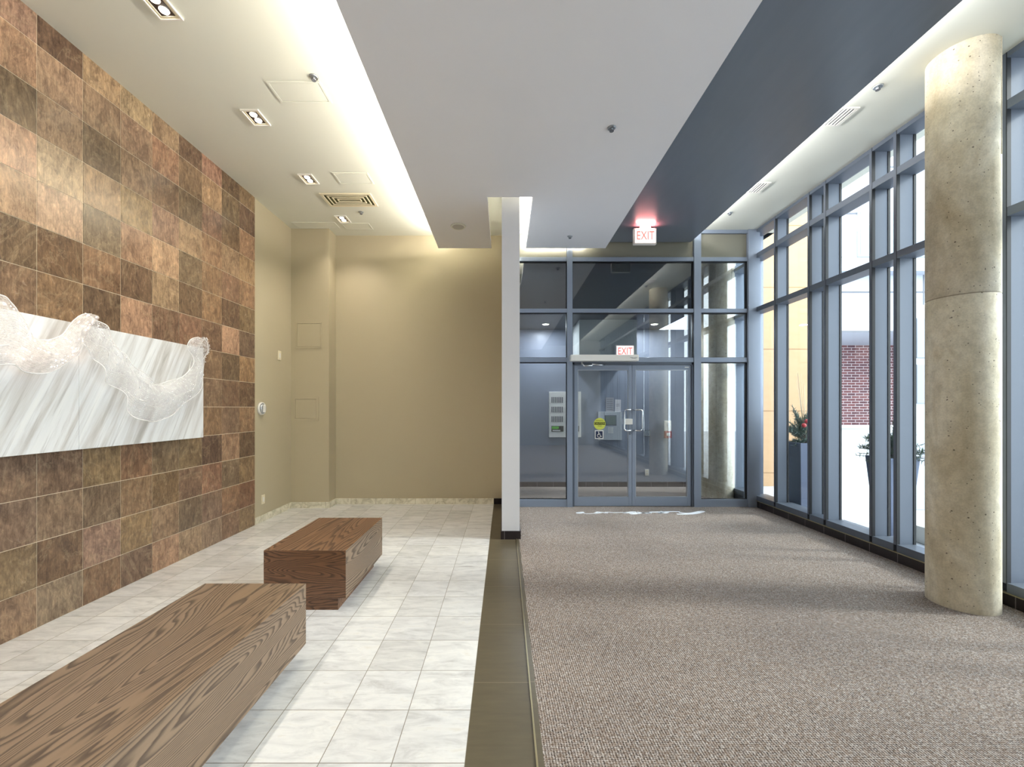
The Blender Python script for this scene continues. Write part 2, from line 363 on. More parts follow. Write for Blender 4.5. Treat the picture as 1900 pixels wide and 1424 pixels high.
class MB:
    def __init__(s): s.bm = bmesh.new(); s.sm = False; s.uv = None; s.cl = None
    def box(s, x0, x1, y0, y1, z0, z1, mi=0, bevel=0):
        x0, x1 = min(x0, x1), max(x0, x1); y0, y1 = min(y0, y1), max(y0, y1); z0, z1 = min(z0, z1), max(z0, z1)
        r = bmesh.ops.create_cube(s.bm, size=1)
        for v in r['verts']:
            v.co = Vector(((x0+x1)/2+v.co.x*(x1-x0), (y0+y1)/2+v.co.y*(y1-y0), (z0+z1)/2+v.co.z*(z1-z0)))
        fs = set(f for v in r['verts'] for f in v.link_faces)
        for f in fs: f.material_index = mi
        if bevel:
            es = list(set(e for f in fs for e in f.edges))
            r2 = bmesh.ops.bevel(s.bm, geom=es, offset=bevel, segments=2, affect='EDGES', profile=.5)
            for f in r2['faces']: f.material_index = mi
        return s
    def cyl(s, c, axis, r1, r2, h, seg=24, mi=0, cap=True):
        """cylinder / cone starting at c, running h along axis"""
        axis = Vector(axis).normalized(); q = axis.to_track_quat('Z', 'Y').to_matrix().to_4x4()
        m = Matrix.Translation(Vector(c)+axis*h/2) @ q
        n0 = len(s.bm.faces)
        r = bmesh.ops.create_cone(s.bm, cap_ends=cap, segments=seg, radius1=r1, radius2=r2, depth=h, matrix=m)
        for f in set(f for v in r['verts'] for f in v.link_faces):
            f.material_index = mi
            if len(f.verts) == 4: f.smooth = True
        return s
    def ball(s, c, r, seg=12, mi=0, sc3=(1, 1, 1)):
        m = Matrix.Translation(c) @ Matrix.Diagonal((*sc3, 1))
        rr = bmesh.ops.create_uvsphere(s.bm, u_segments=seg, v_segments=max(6, seg//2), radius=r, matrix=m)
        for f in set(f for v in rr['verts'] for f in v.link_faces): f.smooth = True; f.material_index = mi
        return s
    def poly(s, pts, mi=0):
        f = s.bm.faces.new([s.bm.verts.new(p) for p in pts]); f.material_index = mi; return f
    def prism(s, pts, d, mi=0):
        """closed outline extruded by vector d"""
        a = [s.bm.verts.new(p) for p in pts]; b = [s.bm.verts.new(Vector(p)+Vector(d)) for p in pts]
        n = len(a); fs = [s.bm.faces.new(a[::-1]), s.bm.faces.new(b)]
        for i in range(n): fs.append(s.bm.faces.new((a[i], a[(i+1) % n], b[(i+1) % n], b[i])))
        for f in fs: f.material_index = mi
        return s
    def tube(s, pts, r, seg=8, mi=0, closed=False):
        pts = [Vector(p) for p in pts]; n = len(pts); rings = []
        rr = r if isinstance(r, (list, tuple)) else [r]*n
        up = Vector((0, 0, 1))
        for i, p in enumerate(pts):
            a = pts[(i-1) % n] if (closed or i > 0) else p; b = pts[(i+1) % n] if (closed or i < n-1) else p
            t = (b-a).normalized() if (b-a).length > 1e-9 else Vector((0, 0, 1))
            u = t.cross(up)
            if u.length < .05: u = t.cross(Vector((1, 0, 0)))
            u.normalize(); v = t.cross(u)
            rings.append([s.bm.verts.new(p+rr[i]*(math.cos(2*math.pi*k/seg)*u+math.sin(2*math.pi*k/seg)*v)) for k in range(seg)])
        for i in range(n if closed else n-1):
            A, B = rings[i], rings[(i+1) % n]
            for k in range(seg):
                f = s.bm.faces.new((A[k], A[(k+1) % seg], B[(k+1) % seg], B[k])); f.smooth = True; f.material_index = mi
        if not closed:
            for A in (rings[0][::-1], rings[-1]):
                f = s.bm.faces.new(A); f.material_index = mi
        return s
    def build(s, name, mats, parent=None):
        bmesh.ops.recalc_face_normals(s.bm, faces=s.bm.faces)
        me = bpy.data.meshes.new(name)
        off = WP[parent.name] if parent else None
        if off is None:
            off = Vector((0, 0, 0))
        if off.length: bmesh.ops.translate(s.bm, verts=s.bm.verts, vec=-off)
        s.bm.to_mesh(me); s.bm.free()
        for m in (mats if isinstance(mats, (list, tuple)) else [mats]): me.materials.append(m)
        o = bpy.data.objects.new(name, me); COL.objects.link(o)
        if parent: o.parent = parent
        WP[o.name] = off.copy()
        return o
def struct(name, mb, mat, label, parent=None):
    o = mb.build(name, mat, parent)
    if not parent: o['kind'] = 'structure'
    if label: o['label'] = label
    return o
def box(name, mat, parent, *a, **k): return MB().box(*a, **k).build(name, mat, parent)

def text_mesh(name, s, size, loc, mat, parent, rot=(math.pi/2, 0, 0), depth=.001, xs=1.0):
    cu = bpy.data.curves.new(name, 'FONT'); cu.body = s; cu.size = size; cu.align_x = 'CENTER'; cu.align_y = 'CENTER'; cu.extrude = depth
    o = bpy.data.objects.new(name, cu); COL.objects.link(o)
    dg = bpy.context.evaluated_depsgraph_get(); me = bpy.data.meshes.new_from_object(o.evaluated_get(dg))
    bpy.data.objects.remove(o); me.materials.clear(); me.materials.append(mat)
    off = WP[parent.name] if parent else Vector((0, 0, 0))
    from mathutils import Euler
    me.transform(Matrix.Translation(Vector(loc)-off) @ Euler(rot).to_matrix().to_4x4() @ Matrix.Diagonal((xs, 1, 1, 1)))
    ob = bpy.data.objects.new(name, me); COL.objects.link(ob); ob.parent = parent; WP[ob.name] = off.copy(); return ob

# ------------------------------------------------------------------ the room
ZC, ZS, ZD = 4.141, 3.80, 3.95
Y0, YE = -4.0, 6.22                 # rear wall, entrance glazing
XL, XR, XG = -3.15, 3.75, 3.92      # slate wall, inner face of mullions, glass

struct('floor', MB().box(-3.4, -.165, Y0, 6.55, -.1, 0), M['floormarble'], 'pale marble tile floor in front of the slate wall')
struct('floor', MB().box(-.165, .132, Y0, 6.55, -.1, 0), M['strip'], 'dark tile border strip between marble and carpet')
struct('floor', MB().box(.165, 4.0, Y0, 7.85, -.1, .004), M['carpet'], 'brown grey loop carpet along the windows')
struct('trim_1', MB().box(.132, .140, Y0, 4.69, -.05, .006), M['metaltrim'], 'thin metal edge strip beside the carpet')
struct('trim_2', MB().box(.140, .165, Y0, 4.69, -.05, .004), M['strip'], 'narrow dark reducer strip touching the carpet')
struct('ceiling', MB().box(-3.4, 4.1, Y0, 6.6, ZC, ZC+.1), M['ceiling'], 'white upper ceiling')
# dropped soffit with a notch round the partition (one slab of four boxes sharing faces)
sl, sr, nl, nr, ny, fy_ = -.957, 1.465, -.19, .311, 4.56, 6.02
sb = MB(); out = [(sl, Y0), (sr, Y0), (sr, fy_), (nr, fy_), (nr, ny), (nl, ny), (nl, fy_), (sl, fy_)]
sb.prism([(x, y, ZS) for x, y in out], (0, 0, .07))
struct('ceiling', sb, M['soffit'], 'dropped grey soffit with a notch around the white partition')
struct('ceiling', MB().box(1.30, 2.77, Y0, 6.17, ZD, ZD+.08), M['dark'], 'dark satin bulkhead ceiling beside the grey soffit')
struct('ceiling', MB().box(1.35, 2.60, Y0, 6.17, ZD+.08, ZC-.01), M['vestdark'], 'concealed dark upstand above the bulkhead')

# slate wall, every tile its own colour
PAL_ = {'T': (176, 148, 116), 'P': (158, 124, 102), 'B': (136, 106, 80), 'D': (100, 74, 62), 'G': (112, 98, 84), 'O': (140, 124, 88),
       'R': (118, 82, 62), 'L': (178, 162, 134), 'V': (118, 98, 94), 'S': (142, 126, 112), 'Y': (166, 136, 84)}
PAL = {k: tuple(.56*c+.12*(sum(v)/3)+.32*m for c, m in zip(v, (144, 116, 92))) for k, v in PAL_.items()}
PAL = {k: tuple(.45*c+.55*(sum(v)/3)*m for c, m in zip(v, (1.22, .98, .80))) for k, v in PAL.items()}
ROWS = ["PDTTTDPDB", "TTPPPBTBD", "GPGPBGPBT", "LLTOPTPPT", "LLVPLGOBB", "RDBDPDBDB", "GODTGBDTG", "BPGDBTBDY",
        "DBPGBTBGD", "BGBDPBBVB", "VGBBGBDTD", "VSVBBGBVB", "ODSBPGGBR", "SSBGTSSGB"]
tb = MB(); cl = tb.bm.loops.layers.float_color.new('tile_color')
YT = 5.238; PW = .3052; TH = .305; ZB = .279
def tile_faces(x, y0, y1, z0, z1, col):
    n0 = set(tb.bm.faces)
    tb.box(x-.008, x, y0+.0022, y1-.0022, z0+.0022, z1-.0022, 1)
    for f in set(tb.bm.faces)-n0:
        for l in f.loops: l[cl] = (*col, 1)
rnd = random.Random(11)
for k in range(31):
    y1 = YT-k*PW; y0 = y1-PW
    if y1 <= Y0: break
    y0 = max(y0, Y0)
    for r in range(14):
        z0 = 0 if r == 13 else 3.934-r*TH if r else 3.934
        z1 = ZC if r == 0 else 3.934-(r-1)*TH
        if r == 13: z1 = 3.934-12*TH
        code = ROWS[r][8-k] if k < 9 else rnd.choice('TPBDGOSVB')
        c = PAL[code]; j = rnd.uniform(.94, 1.06); c = tuple(min(255, c[i]*j*rnd.uniform(.97, 1.03)) for i in range(3))
        tile_faces(XL, y0, y1, z0, z1, srgb(*c))
tb.box(-3.4, XL-.0025, Y0, YT, 0, ZC, 0)
struct('wall_left', tb, [M['grout'], M['slate']], 'wall of square brown and olive slate tiles')
struct('wall_left', MB().box(-3.4, XL-.012, YT, 6.55, 0, ZC), M['beige'], 'plain beige wall past the end of the slate tiles')
struct('wall_back', MB().box(XL-.02, 0, 6.40, 6.6, 0, ZC), M['beige'], 'large plain beige wall behind the benches')
struct('wall_back', MB().box(XL-.02, -2.60, 6.15, 6.40, 0, ZC), M['beige'], 'beige boxed-out chase in the corner')
struct('wall_partition', MB().box(-.03, .172, 4.69, 6.40, .0, ZC), M['white'], 'white end wall dividing marble side from entrance')
struct('wall_rear', MB().box(-3.4, 4.1, Y0-.2, Y0, 0, ZC), M['backpaint'], 'plain wall behind the viewer')
struct('baseboard_back', MB().box(-2.60, -.165, 6.385, 6.40, 0, .088), M['basemarble'], 'marble skirting along the beige back wall')
struct('baseboard_chase', MB().box(XL, -2.585, 6.135, 6.15, 0, .088).box(-2.60, -2.585, 6.15, 6.385, 0, .088), M['basemarble'], 'marble skirting around the corner chase')
struct('baseboard_left', MB().box(XL-.012, XL+.004, YT, 6.135, 0, .088), M['basemarble'], 'marble skirting under the narrow beige wall')
struct('baseboard_partition', MB().box(-.042, .184, 4.678, 6.40, 0, .093), M['skirtx'], 'black skirting round the white partition foot')
struct('baseboard_back', MB().box(-.165, -.042, 6.385, 6.40, 0, .088), M['skirtx'], 'short black skirting between marble and partition')

# ------------------------------------------------------------------ right-hand window wall
ym = [5.76, 5.12, 4.86, 4.25, 3.985, 3.365, 3.115, 2.49, 2.23, 1.61, 1.35, .73, .47, -.15, -.41, -1.03, -1.29, -1.91, -2.17, -2.79, -3.05, -3.7]
MWID = .034
struct('baseboard_right', MB().box(XR+.006, XG+.1, Y0, YE+.0, 0, .098), M['skirty'], 'black tile skirting below the window wall')
struct('trim_3', MB().box(XR-.012, XR+.02, Y0, YE-.02, .098, .106), M['metaltrim'], 'thin bright metal edge on the window skirting')
ys = [6.33]+ym+[Y0]
for i in range(len(ys)-1):
    ya, yb = ys[i], ys[i+1]
    wide = (ya-yb) > .4
    r = root(f'window_{i+1}', (XG, yb, .1), f"{'wide' if wide else 'narrow'} full-height window bay, number {i+1} counted from the entrance", None, None, 'structure')
    if i < 8:
        r['label'] = ['corner window bay next to the entrance glazing, buff cladding outside', 'second window bay from the entrance, red-dotted planter outside',
                      'narrow closed-looking window slot after the planter bay', 'wide window bay looking onto brick and white low wall',
                      'narrow window slot directly right of the brick view', 'wide window bay immediately left of the concrete column',
                      'narrow window slot hidden behind the concrete column', 'window bay right of the concrete column at the photo edge'][i]
    # mullion at the near end of the bay
    if i < len(ys)-2:
        MB().box(XR, XG+.015, yb-MWID/2, yb+MWID/2, .17, ZC).build('mullion', M['alufin'], r)
        MB().box(XR-.001, XR+.03, yb-MWID/2-.002, yb-MWID/2+.004, .17, ZC).box(XG-.012, XG+.012, yb-MWID/2-.006, yb+MWID/2+.006, .17, ZC).build('gasket', M['gasket'], r)
    MB().box(XR, XG+.05, yb+MWID/2, ya-MWID/2, .106, .176).build('sill', M['alud'], r)
    for z in (2.915, 3.715):
        MB().box(XR, XG+.015, yb+MWID/2, ya-MWID/2, z, z+.068).build('transom', M['alufin'], r)
    MB().box(XR, XG+.015, yb+MWID/2, ya-MWID/2, 4.10, ZC).build('head_rail', M['alufin'], r)
    for z0, z1 in ((.176, 2.915), (2.983, 3.715), (3.783, 4.10)):
        MB().box(XG-.004, XG+.004, yb+MWID/2+.003, ya-MWID/2-.003, z0+.003, z1-.003).build('pane', M['glass'], r)
# corner post
struct('trim_4', MB().box(3.63, 3.80, YE-.05, YE+.07, 0, ZC).box(3.80, XG+.03, 6.33, 6.37, 0, ZC), M['alu'], 'grey aluminium corner post of the glazing')

# ------------------------------------------------------------------ entrance glazing
D0, D1 = YE-.03, YE+.06            # frame depth
xa, xb, xc, xd, xe = .184, .934, 1.014, 2.826, 2.93
def ex(px): return (px-VX)/F*YE
TR = [(2.165, 2.235), (2.905, 2.965), (3.675, 3.735)]
def entry_bay(name, x0, x1, label, low=True, jl=.02, jr=0):
    r = root(name, (x0, YE, 0), label, None, None, 'structure')
    for z0, z1 in TR: MB().box(x0, x1, D0, D1, z0, z1, bevel=.003).build('transom', M['alu'], r)
    MB().box(x0, x1, D0, D1, 4.09, ZC).build('head_rail', M['alu'], r)
    MB().box(x0+.004, x1-.004, YE+.0, YE+.03, 3.738, 4.088).build('spandrel_panel', M['spandrel'], r)
    if jl: MB().box(x0, x0+jl, D0, D1, 0, 4.09).build('jamb', M['alu'], r); x0 += jl
    for a, b in ((2.235, 2.905), (2.965, 3.675)):
        MB().box(x0+.008, x1-.008, YE+.01, YE+.018, a+.008, b-.008).build('pane', M['glass2'], r)
        g = MB()
        for q in ((x0, x0+.009, a, b), (x1-.009, x1, a, b), (x0+.009, x1-.009, b-.012, b), (x0+.009, x1-.009, a, a+.005)): g.box(q[0], q[1], YE-.008, YE+.036, q[2], q[3])
        g.build('gasket', M['gasket'], r)
    if low:
        MB().box(x0, x1, D0, D1, .004, .115, bevel=.003).build('bottom_rail', M['alu'], r)
        MB().box(x0+.008, x1-.008, YE+.01, YE+.018, .12, 2.16).build('pane', M['glass2'], r)
        g = MB()
        for q in ((x0, x0+.009, .115, 2.165), (x1-.009, x1, .115, 2.165), (x0+.009, x1-.009, 2.153, 2.165), (x0+.009, x1-.009, .115, .12)): g.box(q[0], q[1], YE-.008, YE+.036, q[2], q[3])
        g.build('gasket', M['gasket'], r)
    return r
entry_bay('window_30', xa, xb, 'fixed glazing left of the entrance doors')
entry_bay('window_31', xc, xd, 'fixed glazing above the pair of entrance doors', low=False, jl=0)
entry_bay('window_32', xe, 3.63, 'fixed glazing between doors and window corner', jl=0)
struct('trim_5', MB().box(xb, xc, D0-.01, D1+.01, 0, ZC), M['alu'], 'grey mullion left of the entrance doors')
struct('trim_6', MB().box(xd, xe, D0-.01, D1+.01, 0, ZC), M['alu'], 'grey mullion right of the entrance doors')
# doors
struct('trim_7', MB().box(xc, xc+.03, D0+.01, D1, 0, 2.165).box(xd-.03, xd, D0+.01, D1, 0, 2.165).box(xc, xd, D0+.01, D1, 2.13, 2.165), M['alud'], 'dark frame around the pair of doors')
def door(name, x0, x1, hx, label, mats):
    r = root(name, (x0, YE, .01), label, None, None, 'structure')
    st = .052; y0, y1 = YE-.005, YE+.04
    b = MB()
    b.box(x0, x0+st, y0, y1, .012, 2.125, bevel=.003); b.box(x1-st, x1, y0, y1, .012, 2.125, bevel=.003)
    b.box(x0+st, x1-st, y0, y1, .012, .145); b.box(x0+st, x1-st, y0, y1, 2.055, 2.125)
    b.build('door_frame', M['alu'], r)
    MB().box(x0+st+.006, x1-st-.006, YE+.012, YE+.02, .15, 2.05).build('pane', M['glass2'], r)
    g = MB()
    for q in ((x0+st, x0+st+.007, .145, 2.055), (x1-st-.007, x1-st, .145, 2.055), (x0+st+.007, x1-st-.007, 2.046, 2.055), (x0+st+.007, x1-st-.007, .145, .15)): g.box(q[0], q[1], YE-.002, YE+.03, q[2], q[3])
    g.build('glazing_bead', M['silver'], r)
    return r
xm = 1.911
d1 = door('door_1', xc+.032, xm-.002, 0, 'left glass entrance door with yellow sticker and lock box', None)
d2 = door('door_2', xm+.002, xd-.032, 0, 'right glass entrance door with wide pull handle', None)
def handle(parent, xs, xg):
    z0, z1 = 1.145, 1.455; yf = YE-.005; yo = yf-.065; r = .011
    pts = [(xs, yf, z1)]
    for a in range(0, 91, 30): pts.append((xs+(xg-xs)*0.0+(0), yf-.065*math.sin(math.radians(a)), z1))
    corner = .03; sgn = 1 if xg > xs else -1
    pts = [(xs, yf, z1), (xs, yo+.02, z1), (xs+sgn*.02, yo, z1), (xg-sgn*corner, yo, z1), (xg-sgn*corner*.3, yo, z1-corner*.3), (xg, yo, z1-corner),
           (xg, yo, z0+corner), (xg-sgn*corner*.3, yo, z0+corner*.3), (xg-sgn*corner, yo, z0), (xs+sgn*.02, yo, z0), (xs, yo+.02, z0), (xs, yf, z0)]
    return MB().tube(pts, r, 10).build('door_handle', M['chrome'], parent)
handle(d1, xm-.030, xm-.135); handle(d2, xm+.030, xm+.135)
MB().box(xm-.125, xm-.006, YE-.055, YE-.005, 1.235, 1.32, bevel=.005).build('lock_box', M['plastic'], d1)
MB().cyl((xm-.028, YE-.006, 1.10), (0, -1, 0), .016, .016, .012).build('lock_cylinder', M['chrome'], d1)
# closer arm
MB().box(1.14, 1.165, YE-.055, YE-.005, 2.13, 2.16).tube([(1.15, YE-.06, 2.15), (1.18, YE-.075, 2.105), (1.30, YE-.085, 2.11)], .011, 8).tube([(1.29, YE-.09, 2.13), (1.42, YE-.06, 2.12), (1.50, YE-.02, 2.125)], .010, 8).build('closer_arm', M['chrome'], d1)
op = root('door_operator', (1.47, YE-.07, 2.16), 'long pale automatic door operator box mounted above the left entrance door', 'door operator')
MB().box(.972, 1.966, YE-.15, YE-.032, 2.172, 2.262, bevel=.006).build('housing', M['plastic'], op)
MB().tube([(1.84, YE-.151, 2.222), (1.87, YE-.151, 2.222), (1.90, YE-.151, 2.208), (1.93, YE-.151, 2.204)], .0022, 6).tube([(1.86, YE-.151, 2.206), (1.89, YE-.151, 2.212), (1.92, YE-.151, 2.223), (1.945, YE-.151, 2.222)], .0022, 6).build('maker_mark', M['greyprint'], op)
MB().box(2.70, 2.76, YE-.008, YE-.005, 2.088, 2.098).build('door_label', M['plastic'], d2)
# stickers on the left door
cx, cz = at(1113, 787, Y=YE)[0], at(1113, 787, Y=YE)[2]
st = root('caution_sticker', (cx, YE+.011, cz), 'round yellow CAUTION AUTOMATIC DOOR sticker on the left entrance door', 'sticker')
MB().cyl((cx, YE+.0115, cz), (0, -1, 0), .089, .089, .002, 40).build('sticker_disc', M['yellow'], st)
MB().box(cx-.082, cx+.082, YE+.0085, YE+.0095, cz-.014, cz+.026).build('band', M['olive'], st)
text_mesh('lettering', 'CAUTION', .036, (cx, YE+.008, cz+.006), M['yellow'], st, depth=.0005)
text_mesh('lettering', 'AUTOMATIC', .02, (cx, YE+.009, cz+.048), M['olive'], st, depth=.0005)
text_mesh('lettering', 'DOOR', .02, (cx, YE+.009, cz-.032), M['olive'], st, depth=.0005)
cx, cz = at(1112, 807, Y=YE)[0], at(1112, 807, Y=YE)[2]
def wheelchair(parent, cx, cz, y, s, fg, bgm, border):
    MB().box(cx-s, cx+s, y, y+.0015, cz-s, cz+s, bevel=.0005).build('border', border, parent)
    MB().box(cx-s*.82, cx+s*.82, y-.001, y, cz-s*.82, cz+s*.82).build('field', bgm, parent)
    b = MB(); yy = y-.0018
    b.cyl((cx-s*.12, yy+.0005, cz+s*.58), (0, -1, 0), s*.13, s*.13, .001, 16)
    arc = [(cx-.02*s+s*.40*math.cos(math.radians(a)), yy, cz-s*.22+s*.40*math.sin(math.radians(a))) for a in range(115, 345, 12)]
    b.tube(arc, s*.07, 6)
    b.tube([(cx-s*.12, yy, cz+s*.42), (cx-s*.10, yy, cz-s*.05), (cx+s*.28, yy, cz-s*.05), (cx+s*.45, yy, cz-s*.48), (cx+s*.60, yy, cz-s*.42)], s*.075, 6)
    b.tube([(cx-s*.10, yy, cz+s*.2), (cx+s*.22, yy, cz+s*.2)], s*.06, 6)
    b.build('wheelchair_symbol', fg, parent)
ws = root('accessibility_sticker', (cx, YE+.01, cz), 'square blue and white wheelchair sticker below the yellow one', 'sticker')
wheelchair(ws, cx, cz, YE+.0095, .064, M['plastic'], M['blue'], M['plastic'])

# ------------------------------------------------------------------ exit signs
def exit_sign(x, y, ztop, label, w_=.308, h_=.215, canopy=True):
    r = root('exit_sign', (x, y, ztop), label, 'exit sign', 'lit exit signs')
    z1 = ztop-(.03 if canopy else 0); z0 = z1-h_
    MB().box(x-w_/2, x+w_/2, y-.03, y+.03, z0, z1, bevel=.006).build('housing', M['plastic'], r)
    if canopy: MB().box(x-.07, x+.07, y-.04, y+.04, z1, ztop).build('canopy', M['plastic'], r)
    MB().box(x-w_/2+.015, x+w_/2-.015, y-.033, y-.030, z0+.015, z1-.015).build('lit_face', M['exitface'], r)
    t = text_mesh('lettering', 'EXIT', .165, (x, y-.034, (z0+z1)/2), M['redletter'], r, depth=.001, xs=.72)
    return r
es = exit_sign(1.908, 5.65, ZD, 'white EXIT sign with red letters hanging below the dark bulkhead')
area('exit_glow', (1.908, 5.60, 3.90), .26, .04, 1.6, (1, .22, .2), (0, -.35, 1)).parent = None
exit_sign(1.985, 6.86, 2.52, 'small EXIT sign inside the vestibule, seen just above the door operator', canopy=False)

# ------------------------------------------------------------------ vestibule beyond the doors
struct('wall_vestibule', MB().box(.172, 3.45, 7.78, 7.9, 0, 2.95), M['vest'], 'grey vestibule wall behind the entrance doors')
struct('wall_vestibule', MB().box(.05, .172, 6.40, 7.9, 0, ZC), M['vest'], 'left side wall of the vestibule')
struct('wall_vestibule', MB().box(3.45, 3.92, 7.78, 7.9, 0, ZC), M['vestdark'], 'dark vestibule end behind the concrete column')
struct('ceiling', MB().box(.172, 2.90, 6.36, 7.9, 2.95, ZC), M['vestdark'], 'dark box added behind the upper entrance panes, closing the vestibule top')  # dark backing added so the upper panes show reflections
struct('ceiling', MB().box(2.90, 4.1, 6.30, 7.9, ZC, ZC+.1), M['ceiling'], 'high ceiling over the vestibule column')
struct('wall_bulkhead', MB().box(1.245, 2.20, 6.9, 7.78, 2.30, 2.95), M['pale'], 'pale boxed bulkhead in the vestibule above the doors')
struct('baseboard_vestibule', MB().box(.172, 3.45, 7.765, 7.78, 0, .095), M['skirtx'], 'black tile skirting in the vestibule')
r = root('window_33', (XG, 6.9, .1), 'side window of the vestibule beside its column', None, None, 'structure')
MB().box(XR, XG+.05, 6.37, 7.78, 0, .17).build('sill', M['alud'], r)
MB().box(XR, XG+.05, 6.86, 6.90, .17, ZC).box(XR, XG+.05, 7.10, 7.14, .17, ZC).build('mullion', M['alu'], r)
for z in (2.19, 2.93, 3.70): MB().box(XR, XG+.05, 6.37, 7.78, z, z+.05).build('transom', M['alu'], r)
MB().box(XG-.004, XG+.004, 6.37, 7.78, .17, ZC).build('pane', M['glass'], r)
for lx in (.72, 2.62):  # lamps and fixtures added to brighten the vestibule wall
    vl = root('vestibule_fill_lamp', (lx, 7.25, 2.95), 'added round fill lamp under the dark vestibule box, '+('left' if lx < 1 else 'right')+' of the pale bulkhead', 'downlight')
    MB().cyl((lx, 7.25, 2.9495), (0, 0, -1), .07, .07, .008, 24).build('trim_ring', M['plastic'], vl)
    MB().cyl((lx, 7.25, 2.9415), (0, 0, -1), .05, .05, .003, 24).build('lamp', M['lens'], vl)
    area('vestibule_fill', (lx, 7.25, 2.93), .1, .1, 11, (.88, .94, 1), (0, 0, -1))

YV = 7.779
def vest(px, py, y=YV): return at(px, py, Y=y)
# fire annunciator panel
a, b = vest(1019, 727, 7.70), vest(1078, 812, 7.70)
fp = root('fire_annunciator', ((a.x+b.x)/2, YV, (a.z+b.z)/2), 'tall white fire alarm panel with rows of grey slots on the vestibule wall', 'alarm panel')
MB().box(a.x, b.x, 7.70, YV, b.z, a.z, bevel=.005).build('cabinet', M['plastic'], fp)
hh = a.z-b.z; ww = b.x-a.x
for half in range(2):
    x0 = a.x+.07*ww+half*.48*ww; x1 = x0+.38*ww
    for k, (t0, t1) in enumerate(((.12, .245), (.33, .455), (.54, .665), (.75, .875))):
        bb = MB(); zz1, zz0 = a.z-t0*hh, a.z-t1*hh
        if k == 3:
            bb.box(x0, x1, 7.694, 7.70, zz0, zz1, 0); bb.box(x0+.01, x0+(x1-x0)*.6, 7.691, 7.694, zz0+.05, zz1-.01, 1)
            bb.box(x0+.02, x1-.06, 7.691, 7.694, zz0+.012, zz0+.03, 2)
            bb.build('display', [M['black'], M['green'], M['plastic']], fp)
        else:
            for q in range(7):
                w1 = (x1-x0)/7; bb.box(x0+q*w1, x0+q*w1+w1*.62, 7.693, 7.70, zz0, zz1, 0)
            bb.build('slot_row', M['greyprint'], fp)
# intercom
a, b = vest(1110, 764.6, 7.74), vest(1154, 817, 7.74)
ic = root('intercom_panel', ((a.x+b.x)/2, YV, (a.z+b.z)/2), 'silver entry intercom with screen and keypad on the vestibule wall', 'intercom')
MB().box(a.x, b.x, 7.74, YV, b.z, a.z, bevel=.004).build('faceplate', paint('pale_steel', srgb(188, 192, 196), .45, .2), ic)
W_, H_ = b.x-a.x, a.z-b.z
MB().box(a.x+.30*W_, a.x+.74*W_, 7.734, 7.74, a.z-.46*H_, a.z-.15*H_, bevel=.002).build('screen', M['lcd'], ic)
MB().box(a.x+.27*W_, a.x+.77*W_, 7.737, 7.742, a.z-.49*H_, a.z-.12*H_).build('screen_bezel', M['greyprint'], ic)
for i in range(3):
    for j in range(4):
        kx = a.x+(.43+.075*i)*W_; kz = a.z-(.55+.055*j)*H_
        MB().box(kx, kx+.05*W_, 7.733, 7.74, kz-.04*H_, kz, bevel=.001).build('key', M['plastic'], ic)
# notices
a, b = vest(1124, 738, 7.77), vest(1139, 765, 7.77)
nt = root('paper_notice', (a.x, YV, b.z), 'grey paper notice taped above the silver intercom', 'notice')
MB().box(a.x, b.x, 7.7745, YV, b.z, a.z).build('sheet', M['papergrey'], nt)
tb2 = MB()
for k in range(6): tb2.box(a.x+.02, b.x-.02, 7.7735, 7.7745, a.z-.04-k*.038, a.z-.034-k*.038)
tb2.build('printed_lines', M['greyprint'], nt)
a, b = vest(1141.3, 741.5, 7.77), vest(1152.3, 767, 7.77)
nt = root('paper_notice', (a.x, YV, b.z), 'white narrow paper notice right of the grey one', 'notice')
MB().prism([(a.x, 7.7745, a.z), (b.x, 7.7745, a.z-.006), (b.x-.006, 7.7745, b.z), (a.x-.004, 7.7745, b.z+.004)], (0, .0055, 0)).build('sheet', M['paper'], nt)
tb2 = MB()
for k in range(3): tb2.box(a.x+.02, b.x-.025, 7.7735, 7.7745, a.z-.09-k*.02, a.z-.085-k*.02)
tb2.build('printed_lines', M['greyprint'], nt)
# push button
a = vest(1200.8, 804.5, 7.76)
pb = root('door_push_button', (a.x, YV, a.z), 'square steel accessible door push button on the vestibule wall', 'push button')
MB().box(a.x-.062, a.x+.062, 7.755, YV, a.z-.062, a.z+.062, bevel=.004).build('housing', M['greyprint'], pb)
MB().box(a.x-.05, a.x+.05, 7.745, 7.755, a.z-.05, a.z+.05, bevel=.003).build('plate', M['silver'], pb)
b = MB(); b.tube([(a.x+.005+.02*math.cos(math.radians(q)), 7.7445, a.z-.008+.02*math.sin(math.radians(q))) for q in range(110, 350, 20)], .003, 6)
b.cyl((a.x-.006, 7.745, a.z+.03), (0, -1, 0), .006, .006, .001, 12); b.tube([(a.x-.006, 7.7445, a.z+.02), (a.x-.004, 7.7445, a.z), (a.x+.018, 7.7445, a.z), (a.x+.026, 7.7445, a.z-.02)], .003, 6)
b.build('wheelchair_symbol', M['blue'], pb)
# pull station with horn
a = vest(1238.5, 781, 7.76)
ps = root('fire_horn_strobe', (a.x, YV, a.z), 'tall white fire horn strobe above the red pull station', 'alarm')
MB().box(a.x-.06, a.x+.06, 7.73, YV, a.z-.19, a.z, bevel=.008).build('body', M['plastic'], ps)
MB().box(a.x-.03, a.x+.03, 7.715, 7.73, a.z-.10, a.z-.03, bevel=.006).build('strobe_lens', M['paper'], ps)
ps = root('fire_pull_station', (a.x, YV, a.z-.33), 'red fire alarm pull station on the vestibule wall', 'alarm')
MB().box(a.x-.062, a.x+.062, 7.72, YV, a.z-.325, a.z-.195, bevel=.008).build('body', M['red'], ps)
MB().box(a.x-.032, a.x+.032, 7.708, 7.72, a.z-.28, a.z-.225, bevel=.004).build('pull_handle', M['plastic'], ps)
